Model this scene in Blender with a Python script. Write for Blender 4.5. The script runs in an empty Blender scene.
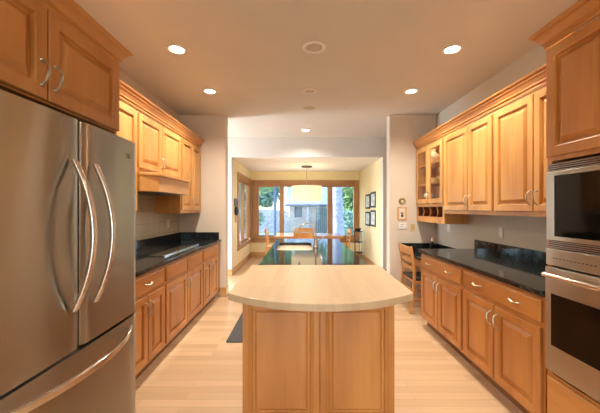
import bpy, bmesh, math, random
from mathutils import Vector, Matrix
PI = math.pi
SC = bpy.context.scene
COL = SC.collection

# ------------------------------------------------------------------ camera
cd = bpy.data.cameras.new('camera'); cam = bpy.data.objects.new('camera', cd); COL.objects.link(cam)
cam.location = (0, 0, 1.41); cam.rotation_euler = (PI/2, 0, 0)
cd.sensor_width = 36; cd.lens = 18.0; cd.shift_y = 2/600; cd.clip_start = 0.02; cd.clip_end = 300
SC.camera = cam

# ------------------------------------------------------------------ world, sun, exposure
w = bpy.data.worlds.new('sky'); SC.world = w; w.use_nodes = True
nt = w.node_tree; nt.nodes.clear()
sky = nt.nodes.new('ShaderNodeTexSky'); sky.sky_type = 'NISHITA'; sky.sun_disc = False
sky.sun_elevation = math.radians(48); sky.sun_rotation = math.radians(-98); sky.air_density = 1.0; sky.dust_density = 0.6
bg = nt.nodes.new('ShaderNodeBackground'); bg.inputs['Strength'].default_value = 0.46
wo = nt.nodes.new('ShaderNodeOutputWorld')
nt.links.new(sky.outputs[0], bg.inputs[0]); nt.links.new(bg.outputs[0], wo.inputs[0])

def add_light(name, kind, loc, energy, color=(1, 1, 1), direction=None, **kw):
    d = bpy.data.lights.new(name, kind); d.energy = energy; d.color = color
    for k, v in kw.items(): setattr(d, k, v)
    o = bpy.data.objects.new(name, d); COL.objects.link(o); o.location = loc
    if direction is not None:
        o.rotation_euler = Vector(direction).to_track_quat('-Z', 'Y').to_euler()
    return o
add_light('sun', 'SUN', (-6, 5, 9), 4.2, (1.0, .95, .86), direction=(0.80, -0.12, -0.62), angle=0.012)
CAN_POWER = 84.0
CAN_COLOR = (1.0, .935, .81)
add_light('hall_door_daylight', 'AREA', (-3.75, 5.6, 1.25), 110, (.82, .90, 1.0), direction=(1, 0, 0), shape='RECTANGLE', size=.8, size_y=1.9)
add_light('rear_window_daylight', 'AREA', (.15, -3.66, 1.45), 45, (.88, .94, 1.0), direction=(0, 1, 0), shape='RECTANGLE', size=2.5, size_y=1.8)

SC.view_settings.view_transform = 'Standard'; SC.view_settings.look = 'None'
SC.view_settings.exposure = 0.95; SC.view_settings.gamma = 1.0
SC.view_settings.use_curve_mapping = False

# ------------------------------------------------------------------ materials
MATS = {}
def new_mat(name):
    m = bpy.data.materials.new(name); m.use_nodes = True
    nt = m.node_tree; b = nt.nodes['Principled BSDF']; MATS[name] = m
    return m, nt, b
def plain(name, col, rough=.5, metal=0, noise=0.0, nscale=6, bump=0.0, spec=None, emit=None, estr=0):
    m, nt, b = new_mat(name)
    b.inputs['Base Color'].default_value = (*col, 1); b.inputs['Roughness'].default_value = rough
    b.inputs['Metallic'].default_value = metal
    if spec is not None: b.inputs['Specular IOR Level'].default_value = spec
    if emit: b.inputs['Emission Color'].default_value = (*emit, 1); b.inputs['Emission Strength'].default_value = estr
    if noise or bump:
        tc = nt.nodes.new('ShaderNodeTexCoord'); n = nt.nodes.new('ShaderNodeTexNoise')
        n.inputs['Scale'].default_value = nscale; n.inputs['Detail'].default_value = 4
        nt.links.new(tc.outputs['Object'], n.inputs['Vector'])
        if noise:
            r = nt.nodes.new('ShaderNodeValToRGB')
            r.color_ramp.elements[0].position = .3; r.color_ramp.elements[1].position = .7
            r.color_ramp.elements[0].color = (*[c*(1-noise) for c in col], 1)
            r.color_ramp.elements[1].color = (*[min(1, c*(1+noise)) for c in col], 1)
            nt.links.new(n.outputs['Fac'], r.inputs['Fac']); nt.links.new(r.outputs[0], b.inputs['Base Color'])
        if bump:
            bp = nt.nodes.new('ShaderNodeBump'); bp.inputs['Strength'].default_value = bump; bp.inputs['Distance'].default_value = .01
            nt.links.new(n.outputs['Fac'], bp.inputs['Height']); nt.links.new(bp.outputs[0], b.inputs['Normal'])
    return m
def wood(name, col, axis='z', rough=.38, var=.21, fine=38, coat=.25):
    """maple-like wood: long faint streaks along the axis, blotchy figure, each thing shifted"""
    m, nt, b = new_mat(name); N = nt.nodes.new; L = nt.links.new
    tc = N('ShaderNodeTexCoord'); oi = N('ShaderNodeObjectInfo')
    sc = N('ShaderNodeVectorMath'); sc.operation = 'ADD'
    mul = N('ShaderNodeMath'); mul.operation = 'MULTIPLY'; mul.inputs[1].default_value = 17.0
    L(oi.outputs['Random'], mul.inputs[0]); L(tc.outputs['Object'], sc.inputs[0]); L(mul.outputs[0], sc.inputs[1])
    mp = N('ShaderNodeMapping'); s = [fine]*3; s['xyz'.index(axis)] = 1.6; mp.inputs['Scale'].default_value = s
    L(sc.outputs[0], mp.inputs['Vector'])
    n1 = N('ShaderNodeTexNoise'); n1.inputs['Scale'].default_value = 1.0; n1.inputs['Detail'].default_value = 5; n1.inputs['Distortion'].default_value = .6
    L(mp.outputs[0], n1.inputs['Vector'])
    mp2 = N('ShaderNodeMapping'); s2 = [5.0]*3; s2['xyz'.index(axis)] = 1.1; mp2.inputs['Scale'].default_value = s2
    L(sc.outputs[0], mp2.inputs['Vector'])
    n2 = N('ShaderNodeTexNoise'); n2.inputs['Scale'].default_value = 1.0; n2.inputs['Detail'].default_value = 3
    L(mp2.outputs[0], n2.inputs['Vector'])
    mx = N('ShaderNodeMath'); mx.operation = 'MULTIPLY_ADD'; mx.inputs[1].default_value = .22
    h = N('ShaderNodeMath'); h.operation = 'MULTIPLY'; h.inputs[1].default_value = .78
    L(n2.outputs['Fac'], h.inputs[0]); L(n1.outputs['Fac'], mx.inputs[0]); L(h.outputs[0], mx.inputs[2])
    r = N('ShaderNodeValToRGB'); e = r.color_ramp.elements; e[0].position = .35; e[1].position = .65
    e[0].color = (col[0]*(1-var), col[1]*(1-var*1.5), col[2]*(1-var*1.9), 1)
    e[1].color = (min(1, col[0]*(1+var*.6)), min(1, col[1]*(1+var*.8)), min(1, col[2]*(1+var)), 1)
    L(mx.outputs[0], r.inputs['Fac']); L(r.outputs[0], b.inputs['Base Color'])
    b.inputs['Roughness'].default_value = rough
    b.inputs['Coat Weight'].default_value = coat; b.inputs['Coat Roughness'].default_value = .22
    return m
HONEY = (.53, .222, .052)
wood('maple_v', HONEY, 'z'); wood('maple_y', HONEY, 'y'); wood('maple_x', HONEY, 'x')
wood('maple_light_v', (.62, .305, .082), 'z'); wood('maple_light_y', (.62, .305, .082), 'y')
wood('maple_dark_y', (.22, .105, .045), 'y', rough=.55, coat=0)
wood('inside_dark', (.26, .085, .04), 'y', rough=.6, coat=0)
wood('window_wood_v', (.43, .215, .075), 'z'); wood('window_wood_h', (.43, .215, .075), 'x'); wood('window_wood_y', (.43, .215, .075), 'y')
wood('chair_wood', (.66, .34, .11), 'z'); wood('table_wood', (.62, .37, .17), 'x', rough=.2)
wood('base_wood_y', (.60, .36, .15), 'y'); wood('base_wood_x', (.60, .36, .15), 'x')
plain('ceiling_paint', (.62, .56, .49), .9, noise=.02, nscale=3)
plain('kitchen_paint', (.70, .59, .475), .85, noise=.02, nscale=3)
plain('right_paint', (.62, .58, .49), .85, noise=.02, nscale=3)
plain('hall_paint', (.74, .70, .66), .85)
plain('dining_paint', (.88, .76, .46), .8, noise=.02, nscale=3)
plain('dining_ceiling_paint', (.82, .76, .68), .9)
plain('white_trim', (.82, .80, .76), .5)
plain('white_plastic', (.83, .80, .73), .4); plain('almond_plastic', (.66, .48, .22), .4)
plain('black_gloss', (.008, .008, .009), .06); plain('black_matte', (.02, .018, .016), .55)
plain('glass_black', (.006, .005, .004), .05, spec=.3)
plain('brass', (.70, .55, .34), .28, 1); plain('old_brass', (.42, .32, .14), .4, 1)
plain('nickel', (.48, .41, .31), .36, 1); plain('shade_lining', (.60, .56, .50), .8, emit=(1, .86, .66), estr=.16); plain('chrome', (.8, .8, .8), .08, 1)
plain('bronze', (.10, .07, .05), .4, .6); plain('iron', (.02, .02, .022), .5, .4)
plain('mat_rubber', (.085, .082, .085), .8, noise=.25, nscale=60)
plain('biscuit', (.80, .62, .44), .35)
plain('cushion', (.035, .02, .018), .7)
plain('shade_fabric', (.80, .68, .46), .8, emit=(1.0, .80, .48), estr=.40)
plain('lamp_glow', (1, .95, .88), .5, emit=(1.0, .90, .76), estr=8)
plain('recess_grey', (.52, .45, .37), .7); plain('can_trim', (.80, .74, .66), .5); plain('speaker_cloth', (.52, .42, .30), .9)
plain('picture_paper', (.62, .68, .70), .5, noise=.35, nscale=9)
plain('cream_paper', (.78, .66, .52), .6)
plain('china', (.86, .70, .42), .3, noise=.1, nscale=20); plain('china_white', (.88, .82, .70), .25)
plain('steel_dark', (.10, .095, .09), .4, .7)
plain('vent_strip', (.13, .06, .075), .35, .6)

def steel(name, col, rough, scl):
    m, nt, b = new_mat(name); N = nt.nodes.new; L = nt.links.new
    b.inputs['Base Color'].default_value = (*col, 1); b.inputs['Metallic'].default_value = 1
    tc = N('ShaderNodeTexCoord'); mp = N('ShaderNodeMapping'); mp.inputs['Scale'].default_value = scl
    n = N('ShaderNodeTexNoise'); n.inputs['Scale'].default_value = 1; n.inputs['Detail'].default_value = 3
    L(tc.outputs['Object'], mp.inputs['Vector']); L(mp.outputs[0], n.inputs['Vector'])
    mr = N('ShaderNodeMapRange'); mr.inputs['To Min'].default_value = rough-.012; mr.inputs['To Max'].default_value = rough+.02
    L(n.outputs['Fac'], mr.inputs['Value']); L(mr.outputs[0], b.inputs['Roughness'])
    b.inputs['Anisotropic'].default_value = 1.0; b.inputs['Anisotropic Rotation'].default_value = 0.25
    tg = N('ShaderNodeTangent'); tg.direction_type = 'RADIAL'; tg.axis = 'Z'; L(tg.outputs[0], b.inputs['Tangent'])
    n3 = N('ShaderNodeTexNoise'); n3.inputs['Scale'].default_value = 1.0; n3.inputs['Detail'].default_value = 1
    mp3 = N('ShaderNodeMapping'); mp3.inputs['Scale'].default_value = (4, 4, .7); L(tc.outputs['Object'], mp3.inputs['Vector']); L(mp3.outputs[0], n3.inputs['Vector'])
    bp = N('ShaderNodeBump'); bp.inputs['Strength'].default_value = .25; bp.inputs['Distance'].default_value = .02
    L(n3.outputs['Fac'], bp.inputs['Height'])
    bp2 = N('ShaderNodeBump'); bp2.inputs['Strength'].default_value = .002; bp2.inputs['Distance'].default_value = .001
    L(n.outputs['Fac'], bp2.inputs['Height']); L(bp.outputs[0], bp2.inputs['Normal']); L(bp2.outputs[0], b.inputs['Normal'])
    return m
steel('steel', (.39, .37, .325), .28, (2, 3, 350)); steel('steel_bar', (.66, .56, .46), .24, (200, 200, 4))
steel('steel_oven', (.47, .44, .38), .28, (2, 3, 350))

def granite():
    m, nt, b = new_mat('granite'); N = nt.nodes.new; L = nt.links.new
    tc = N('ShaderNodeTexCoord'); v = N('ShaderNodeTexVoronoi'); v.inputs['Scale'].default_value = 170
    L(tc.outputs['Object'], v.inputs['Vector'])
    r = N('ShaderNodeValToRGB'); e = r.color_ramp.elements
    e[0].position = .0; e[0].color = (.20, .24, .22, 1); e[1].position = .16; e[1].color = (.006, .007, .008, 1)
    L(v.outputs['Distance'], r.inputs['Fac'])
    n = N('ShaderNodeTexNoise'); n.inputs['Scale'].default_value = 25; n.inputs['Detail'].default_value = 5
    L(tc.outputs['Object'], n.inputs['Vector'])
    r2 = N('ShaderNodeValToRGB'); e = r2.color_ramp.elements
    e[0].position = .5; e[0].color = (.006, .006, .007, 1); e[1].position = .8; e[1].color = (.05, .055, .05, 1)
    L(n.outputs['Fac'], r2.inputs['Fac'])
    mx = N('ShaderNodeMix'); mx.data_type = 'RGBA'; mx.blend_type = 'ADD'; mx.inputs['Factor'].default_value = 1
    L(r.outputs[0], mx.inputs['A']); L(r2.outputs[0], mx.inputs['B']); L(mx.outputs['Result'], b.inputs['Base Color'])
    b.inputs['Roughness'].default_value = .07; b.inputs['IOR'].default_value = 1.42
granite()

def glass(name, tint, refl=1.0):
    m, nt, b = new_mat(name); nt.nodes.remove(b); N = nt.nodes.new; L = nt.links.new
    t = N('ShaderNodeBsdfTransparent'); t.inputs[0].default_value = (*tint, 1)
    g = N('ShaderNodeBsdfGlossy'); g.inputs['Roughness'].default_value = .02
    f = N('ShaderNodeFresnel'); f.inputs['IOR'].default_value = 1.35
    ge = N('ShaderNodeNewGeometry'); fm = N('ShaderNodeMath'); fm.operation = 'MULTIPLY_ADD'; fm.inputs[1].default_value = -1; fm.inputs[2].default_value = 1
    L(ge.outputs['Backfacing'], fm.inputs[0]); f2 = N('ShaderNodeMath'); f2.operation = 'MULTIPLY'; L(f.outputs[0], f2.inputs[0]); L(fm.outputs[0], f2.inputs[1])
    mx = N('ShaderNodeMixShader'); L(f2.outputs[0], mx.inputs[0]); L(t.outputs[0], mx.inputs[1]); L(g.outputs[0], mx.inputs[2])
    L(mx.outputs[0], nt.nodes['Material Output'].inputs[0])
glass('window_glass', (.95, .98, 1.0)); glass('cabinet_glass', (.97, .96, .94))

def brick_mat(name, c1, c2, mortar, bw, rh, ms, scale_axes, rough=.5, coat=0, bump=0, offs=.5, noise=.0):
    """brick texture laid in the plane given by scale_axes = (u axis, v axis)"""
    m, nt, b = new_mat(name); N = nt.nodes.new; L = nt.links.new
    tc = N('ShaderNodeTexCoord'); sp = N('ShaderNodeSeparateXYZ'); cb = N('ShaderNodeCombineXYZ')
    L(tc.outputs['Object'], sp.inputs[0]); L(sp.outputs[scale_axes[0]], cb.inputs[0]); L(sp.outputs[scale_axes[1]], cb.inputs[1])
    br = N('ShaderNodeTexBrick'); br.inputs['Scale'].default_value = 1; br.offset = offs; br.offset_frequency = 2
    br.inputs['Color1'].default_value = (*c1, 1); br.inputs['Color2'].default_value = (*c2, 1); br.inputs['Mortar'].default_value = (*mortar, 1)
    br.inputs['Mortar Size'].default_value = ms; br.inputs['Brick Width'].default_value = bw; br.inputs['Row Height'].default_value = rh
    br.inputs['Mortar Smooth'].default_value = .2
    L(cb.outputs[0], br.inputs['Vector'])
    out = br.outputs['Color']
    if noise:
        mp = N('ShaderNodeMapping'); mp.inputs['Scale'].default_value = (2, 40, 1); L(cb.outputs[0], mp.inputs['Vector'])
        n = N('ShaderNodeTexNoise'); n.inputs['Scale'].default_value = 1; n.inputs['Detail'].default_value = 4; L(mp.outputs[0], n.inputs['Vector'])
        mr = N('ShaderNodeMapRange'); mr.inputs['To Min'].default_value = 1-noise; mr.inputs['To Max'].default_value = 1+noise
        L(n.outputs['Fac'], mr.inputs['Value'])
        mx = N('ShaderNodeVectorMath'); mx.operation = 'SCALE'; L(out, mx.inputs[0]); L(mr.outputs[0], mx.inputs['Scale']); out = mx.outputs[0]
    L(out, b.inputs['Base Color'])
    b.inputs['Roughness'].default_value = rough; b.inputs['Coat Weight'].default_value = coat; b.inputs['Coat Roughness'].default_value = .15
    if bump:
        bp = N('ShaderNodeBump'); bp.inputs['Strength'].default_value = bump; bp.inputs['Distance'].default_value = .004; bp.invert = True
        L(br.outputs['Fac'], bp.inputs['Height']); L(bp.outputs[0], b.inputs['Normal'])
    return m
brick_mat('floor_maple', (.62, .40, .22), (.75, .52, .31), (.50, .31, .16), .85, .082, .0012, (0, 1), .3, .3, noise=.10, offs=.37)
brick_mat('butcher', (.50, .345, .195), (.56, .395, .235), (.45, .305, .17), .42, .045, .0005, (1, 0), .35, .2, noise=.07, offs=.41)
brick_mat('wall_tile', (.47, .41, .29), (.53, .46, .34), (.33, .28, .20), .152, .152, .004, (1, 2), .35, .1, bump=.3, offs=0)
brick_mat('wall_tile_grey', (.50, .45, .36), (.54, .49, .40), (.45, .40, .32), .30, .20, .002, (1, 2), .4, .1, bump=.2, offs=.5)
brick_mat('house_brick', (.34, .27, .26), (.56, .47, .46), (.54, .52, .52), .22, .075, .012, (0, 2), .9)
brick_mat('roof_shingle', (.24, .30, .38), (.32, .39, .48), (.16, .20, .26), .35, .14, .01, (0, 1), .9)
brick_mat('patio_stone', (.36, .38, .42), (.44, .46, .50), (.28, .29, .30), .6, .4, .02, (0, 1), .9)
plain('bark_pale', (.34, .36, .44), .9, noise=.3, nscale=8, bump=.6); plain('bark_dark', (.15, .19, .26), .9, noise=.3, nscale=9)
plain('fence_wood', (.11, .14, .14), .9, noise=.25, nscale=7)
plain('ground_cover', (.20, .28, .12), .95, noise=.4, nscale=2)
plain('stone_wall', (.48, .47, .54), .95, noise=.3, nscale=6)
plain('slate_trim', (.10, .13, .18), .8)
def leaf(name, c):
    m, nt, b = new_mat(name); N = nt.nodes.new; L = nt.links.new
    g = N('ShaderNodeNewGeometry'); r = N('ShaderNodeValToRGB'); e = r.color_ramp.elements
    e[0].color = (c[0]*.65, c[1]*.7, c[2]*.8, 1); e[1].color = (c[0]*1.35, c[1]*1.25, c[2]*1.2, 1)
    L(g.outputs['Random Per Island'], r.inputs[0]); L(r.outputs[0], b.inputs['Base Color'])
    b.inputs['Roughness'].default_value = .6; b.inputs['Transmission Weight'].default_value = 0
    t = N('ShaderNodeBsdfTranslucent'); mx = N('ShaderNodeMixShader'); mx.inputs[0].default_value = .4
    L(r.outputs[0], t.inputs[0]); L(b.outputs[0], mx.inputs[1]); L(t.outputs[0], mx.inputs[2]); L(mx.outputs[0], nt.nodes['Material Output'].inputs[0])
leaf('leaf_bright', (.38, .55, .27)); leaf('leaf_blue', (.32, .50, .40)); leaf('leaf_deep', (.30, .45, .32))

# ------------------------------------------------------------------ mesh helpers
ORG = {}
class MB:
    def __init__(s): s.bm = bmesh.new()
    def f(s, vs):
        try: s.bm.faces.new(vs)
        except ValueError: pass
    def box(s, x0, x1, y0, y1, z0, z1):
        v = [s.bm.verts.new(p) for p in ((x0,y0,z0),(x1,y0,z0),(x1,y1,z0),(x0,y1,z0),(x0,y0,z1),(x1,y0,z1),(x1,y1,z1),(x0,y1,z1))]
        for q in ((3,2,1,0),(4,5,6,7),(0,1,5,4),(1,2,6,5),(2,3,7,6),(3,0,4,7)): s.f([v[i] for i in q])
        return s
    def loft(s, rings, cap=True, closed=True):
        R = [[s.bm.verts.new(p) for p in r] for r in rings]; n = len(R[0])
        for a, b in zip(R, R[1:]):
            for i in range(n if closed else n-1):
                s.f([a[i], a[(i+1) % n], b[(i+1) % n], b[i]])
        if cap: s.f(R[0][::-1]); s.f(R[-1])
        return s
    def prism(s, poly, axis, a, b):
        """poly in the two other axes (in xyz order), extruded from a to b along axis"""
        def P(p, t):
            q = list(p); q.insert('xyz'.index(axis), t); return q
        return s.loft([[P(p, a) for p in poly], [P(p, b) for p in poly]])
    def tube(s, pts, r, n=10, up=None):
        pts = [Vector(p) for p in pts]; rs = r if isinstance(r, (list, tuple)) else [r]*len(pts)
        rings = []; prev = None
        for i, p in enumerate(pts):
            t = (pts[min(i+1, len(pts)-1)] - pts[max(i-1, 0)]).normalized()
            if prev is None:
                a = Vector((0,0,1)) if abs(t.z) < .9 else Vector((1,0,0))
            else: a = prev
            x = (a - t*a.dot(t)).normalized(); y = t.cross(x); prev = x
            rings.append([p + (x*math.cos(2*PI*k/n) + y*math.sin(2*PI*k/n))*rs[i] for k in range(n)])
        return s.loft(rings)
    def bar(s, pts, wx, wy, side):
        """rectangular bar swept along pts, side = direction of the wx half-width"""
        pts = [Vector(p) for p in pts]; side = Vector(side).normalized(); rings = []
        for i, p in enumerate(pts):
            t = (pts[min(i+1, len(pts)-1)] - pts[max(i-1, 0)]).normalized()
            u = (side - t*side.dot(t)).normalized(); v = t.cross(u)
            rings.append([p+u*wx+v*wy, p-u*wx+v*wy, p-u*wx-v*wy, p+u*wx-v*wy])
        return s.loft(rings)
    def lathe(s, prof, c, n=24, axis='z', cap=False):
        rings = []
        for r, h in prof:
            ring = []
            for k in range(n):
                a = 2*PI*k/n; u, v = r*math.cos(a), r*math.sin(a)
                d = {'z': (u, v, h), 'x': (h, u, v), 'y': (u, h, v)}[axis]
                ring.append((c[0]+d[0], c[1]+d[1], c[2]+d[2]))
            rings.append(ring)
        return s.loft(rings, cap=cap)
    def build(s, name, mat, parent=None, smooth=False, bev=0, top=None, seg=2):
        bm = s.bm
        bmesh.ops.remove_doubles(bm, verts=bm.verts, dist=1e-6)
        bmesh.ops.recalc_face_normals(bm, faces=bm.faces)
        if parent is not None: org = ORG[parent.name]
        else:
            xs = [v.co for v in bm.verts]
            org = Vector(((min(p.x for p in xs)+max(p.x for p in xs))/2, (min(p.y for p in xs)+max(p.y for p in xs))/2, min(p.z for p in xs)))
            if top == 'world': org = Vector((0, 0, 0))
        for v in bm.verts: v.co -= org
        me = bpy.data.meshes.new(name); bm.to_mesh(me); bm.free()
        me.materials.append(MATS[mat])
        o = bpy.data.objects.new(name, me); COL.objects.link(o)
        if smooth:
            for p in me.polygons: p.use_smooth = True
            me.set_sharp_from_angle(angle=math.radians(38))
        if parent is None: o.location = org
        else: o.parent = parent
        ORG[o.name] = org
        if bev:
            md = o.modifiers.new('bevel', 'BEVEL'); md.width = bev; md.segments = seg; md.limit_method = 'ANGLE'
        return o
def tag(o, label=None, cat=None, group=None, kind=None):
    if label: o['label'] = label
    if cat: o['category'] = cat
    if group: o['group'] = group
    if kind: o['kind'] = kind
    return o
def thing(name, label, cat, loc, group=None, local=False):
    o = bpy.data.objects.new(name, None); COL.objects.link(o); o.location = loc; o.empty_display_size = .1
    ORG[o.name] = Vector((0,0,0)) if local else Vector(loc)
    return tag(o, label, cat, group)
def struct(name, mb, mat, bev=0):
    return tag(mb.build(name, mat, bev=bev, top='world'), kind='structure')
def dup(root, loc, label=None, group=None):
    r = root.copy(); COL.objects.link(r); r.location = loc
    if label: r['label'] = label
    if group: r['group'] = group
    for ch in list(root.children):
        c = ch.copy(); COL.objects.link(c); c.parent = r
        for g in list(ch.children):
            d = g.copy(); COL.objects.link(d); d.parent = c
    return r

# plane frames: u along the cabinet face, n out of it
def frame(side):
    return {'L': (Vector((0,1,0)), Vector((1,0,0))), 'R': (Vector((0,1,0)), Vector((-1,0,0))), 'F': (Vector((1,0,0)), Vector((0,-1,0)))}[side]
def pt(side, plane, u, z, out=0):
    """a point on a face: plane = x of an L/R face or y of an F face"""
    if side == 'L': return Vector((plane+out, u, z))
    if side == 'R': return Vector((plane-out, u, z))
    return Vector((u, plane-out, z))
def rings_panel(mb, side, plane, u0, u1, z0, z1, prof, t0=0.0):
    rings = []
    for ins, d in prof:
        rings.append([pt(side, plane, u0+ins, z0+ins, d), pt(side, plane, u1-ins, z0+ins, d), pt(side, plane, u1-ins, z1-ins, d), pt(side, plane, u0+ins, z1-ins, d)])
    mb.loft(rings)
def raised_door(parent, side, plane, u0, u1, z0, z1, name='door', mat='maple_v', fw=.062, t=.021, **kw):
    g = .0015
    mb = MB()
    prof = [(0, g), (0, t-.004), (.004, t), (fw-.008, t), (fw-.003, t-.003), (fw, t-.0185), (fw+.012, t-.019), (fw+.036, t-.003), (fw+.040, t-.001)]
    rings_panel(mb, side, plane, u0, u1, z0, z1, prof)
    return mb.build(name, mat, parent)
def slab_drawer(parent, side, plane, u0, u1, z0, z1, name='drawer', mat='maple_y', t=.021):
    mb = MB(); rings_panel(mb, side, plane, u0, u1, z0, z1, [(0, .0015), (0, t-.009), (.006, t-.003), (.012, t), (.02, t)])
    return mb.build(name, mat, parent)
def pull(parent, side, plane, u, z, vertical=True, L=.105, out0=.021, mat='nickel'):
    mb = MB(); U, Nn = frame(side); ax = Vector((0,0,1)) if vertical else U
    c = pt(side, plane, u, z, out0)
    pts = []; rs = []
    for i in range(15):
        a = i/14; s = a*2-1
        h = .028*(1-abs(s)**3.2) + .004*math.sin(a*PI*3)*0
        lat = (U if vertical else Vector((0,0,1)))*.004*math.sin(s*PI)
        pts.append(c + ax*(s*L/2) + Nn*(.001+h) + lat); rs.append(.0042 + .003*math.exp(-(s/.28)**2))
    mb.tube(pts, rs, 8)
    for s in (-1, 1):
        p = c + ax*(s*L/2)
        mb.tube([p+Nn*.0005, p+Nn*.004, p+Nn*.008], [.009, .008, .005], 10)
    return mb.build('handle', mat, parent, smooth=True)

# ------------------------------------------------------------------ the shell
XL, XR, YP, YH, YB = -1.93, 2.17, 4.79, 6.27, 8.75
struct('floor', MB().box(-3.7, 3.7, -3.6, 8.87, -.12, 0), 'floor_maple')
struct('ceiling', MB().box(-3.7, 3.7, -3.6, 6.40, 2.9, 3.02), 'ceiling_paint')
struct('wall_left', MB().box(XL-.12, XL, -3.5, YP, 0, 2.9), 'kitchen_paint')
struct('wall_right', MB().box(XR, XR+.12, -3.5, YP, 0, 2.9), 'right_paint')
# the wall behind the camera, with a wide window
m = MB(); m.box(-3.7, -1.2, -3.62, -3.5, 0, 2.9).box(1.5, 3.7, -3.62, -3.5, 0, 2.9).box(-1.2, 1.5, -3.62, -3.5, 0, .5).box(-1.2, 1.5, -3.62, -3.5, 2.35, 2.9)
struct('wall_rear', m, 'kitchen_paint')
struct('wall_far_left', MB().box(-3.58, -1.19, YP, YP+.16, 0, 2.9), 'kitchen_paint')
struct('wall_far_right', MB().box(1.43, 3.58, YP, YP+.16, 0, 2.9), 'kitchen_paint')
m = MB(); m.box(-3.7, -3.58, YP, 5.15, 0, 2.9).box(-3.7, -3.58, 6.05, 6.40, 0, 2.9).box(-3.7, -3.58, 5.15, 6.05, 2.2, 2.9)
struct('wall_hall_left', m, 'hall_paint')
struct('wall_hall_right', MB().box(3.58, 3.7, YP, 6.40, 0, 2.9), 'hall_paint')
m = MB(); m.box(-3.58, -1.43, YH, YH+.13, 0, 2.9).box(1.735, 3.58, YH, YH+.13, 0, 2.9).box(-1.43, 1.735, YH, YH+.13, 2.485, 2.9)
struct('wall_header', m, 'hall_paint')
y0, y1, z0, z1 = 6.98, 8.60, .54, 2.10
m = MB(); m.box(-1.55, -1.43, 6.40, y0, 0, 2.485).box(-1.55, -1.43, y1, YB, 0, 2.485).box(-1.55, -1.43, y0, y1, 0, z0).box(-1.55, -1.43, y0, y1, z1, 2.485)
struct('wall_dining_left', m, 'dining_paint')
struct('wall_dining_right', MB().box(1.735, 1.855, 6.40, YB, 0, 2.485), 'dining_paint')
bx0, bx1, bz0, bz1 = -1.27, 1.63, .56, 2.10
m = MB(); m.box(-1.55, bx0, YB, YB+.12, 0, 2.485).box(bx1, 1.855, YB, YB+.12, 0, 2.485).box(bx0, bx1, YB, YB+.12, 0, bz0).box(bx0, bx1, YB, YB+.12, bz1, 2.485)
struct('wall_dining_back', m, 'dining_paint')
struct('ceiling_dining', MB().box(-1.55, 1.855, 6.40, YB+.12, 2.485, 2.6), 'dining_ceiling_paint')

# windows
def window_struct(name):
    o = bpy.data.objects.new(name, None); COL.objects.link(o); ORG[o.name] = Vector((0,0,0)); o['kind'] = 'structure'; return o
w1 = window_struct('window_1')
m = MB(); m.box(-1.40, bx0+.015, YB-.022, YB-.001, .42, 2.235).box(bx1-.015, 1.715, YB-.022, YB-.001, .42, 2.235)
m.build('side_casing', 'window_wood_v', w1, bev=.003)
m = MB(); m.box(bx0+.016, bx1-.016, YB-.022, YB-.001, 2.09, 2.235).box(bx0+.016, bx1-.016, YB-.022, YB-.001, .42, .53)
m.build('head_and_apron_casing', 'window_wood_h', w1, bev=.003)
MB().box(-1.41, 1.72, YB-.06, YB+.0, .531, .558).build('window_sill', 'window_wood_h', w1, bev=.004)
m = MB()
for a, b in ((bx0+.001, -1.204), (-.60, -.466), (.805, .95), (1.568, bx1-.001)): m.box(a, b, YB+.01, YB+.10, bz0+.001, bz1-.001)
m.build('mullion_frame', 'window_wood_v', w1, bev=.004)
PANES = ((-1.203, -.601), (-.465, .804), (.951, 1.567))
m = MB()
for a, b in PANES: m.box(a, b, YB+.015, YB+.095, 2.04, bz1-.002).box(a, b, YB+.015, YB+.095, bz0+.002, .62)
m.build('sash_rail', 'window_wood_h', w1, bev=.003)
for a, b in PANES: MB().box(a, b, YB+.05, YB+.056, .621, 2.039).build('pane', 'window_glass', w1)

w2 = window_struct('window_2')
m = MB(); m.box(-1.429, -1.41, 6.84, y0+.015, .44, 2.25).box(-1.429, -1.41, y1-.015, 8.72, .44, 2.25)
m.build('side_casing', 'window_wood_v', w2, bev=.003)
m = MB(); m.box(-1.429, -1.41, y0+.016, y1-.016, 2.09, 2.25).box(-1.429, -1.41, y0+.016, y1-.016, .44, .53)
m.build('head_and_apron_casing', 'window_wood_y', w2, bev=.003)
MB().box(-1.43, -1.375, 6.83, 8.70, .531, .556).build('window_sill', 'window_wood_y', w2, bev=.004)
m = MB()
for a, b in ((y0+.001, 7.07), (7.74, 7.84), (8.51, y1-.001)): m.box(-1.53, -1.45, a, b, z0+.001, z1-.001)
for a, b in ((7.071, 7.739), (7.841, 8.509)): m.box(-1.53, -1.45, a, b, z0+.002, .61).box(-1.53, -1.45, a, b, 2.04, z1-.002)
m.build('mullion_frame', 'window_wood_v', w2, bev=.003)
for a, b in ((7.071, 7.739), (7.841, 8.509)): MB().box(-1.495, -1.489, a, b, .611, 2.039).build('pane', 'window_glass', w2)

w3 = window_struct('window_3')
m = MB(); m.box(-1.3, -1.18, -3.5, -3.475, .4, 2.45).box(1.48, 1.6, -3.5, -3.475, .4, 2.45).box(-1.179, 1.479, -3.5, -3.475, 2.33, 2.45).box(-1.179, 1.479, -3.5, -3.475, .4, .52)
for a, b in ((-1.199, -1.13), (-.36, -.27), (.56, .65), (1.43, 1.499)): m.box(a, b, -3.6, -3.52, .51, 2.34)
m.build('window_frame', 'window_wood_v', w3)
for a, b in ((-1.129, -.361), (-.269, .559), (.651, 1.429)): MB().box(a, b, -3.56, -3.555, .512, 2.338).build('pane', 'window_glass', w3)

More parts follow.
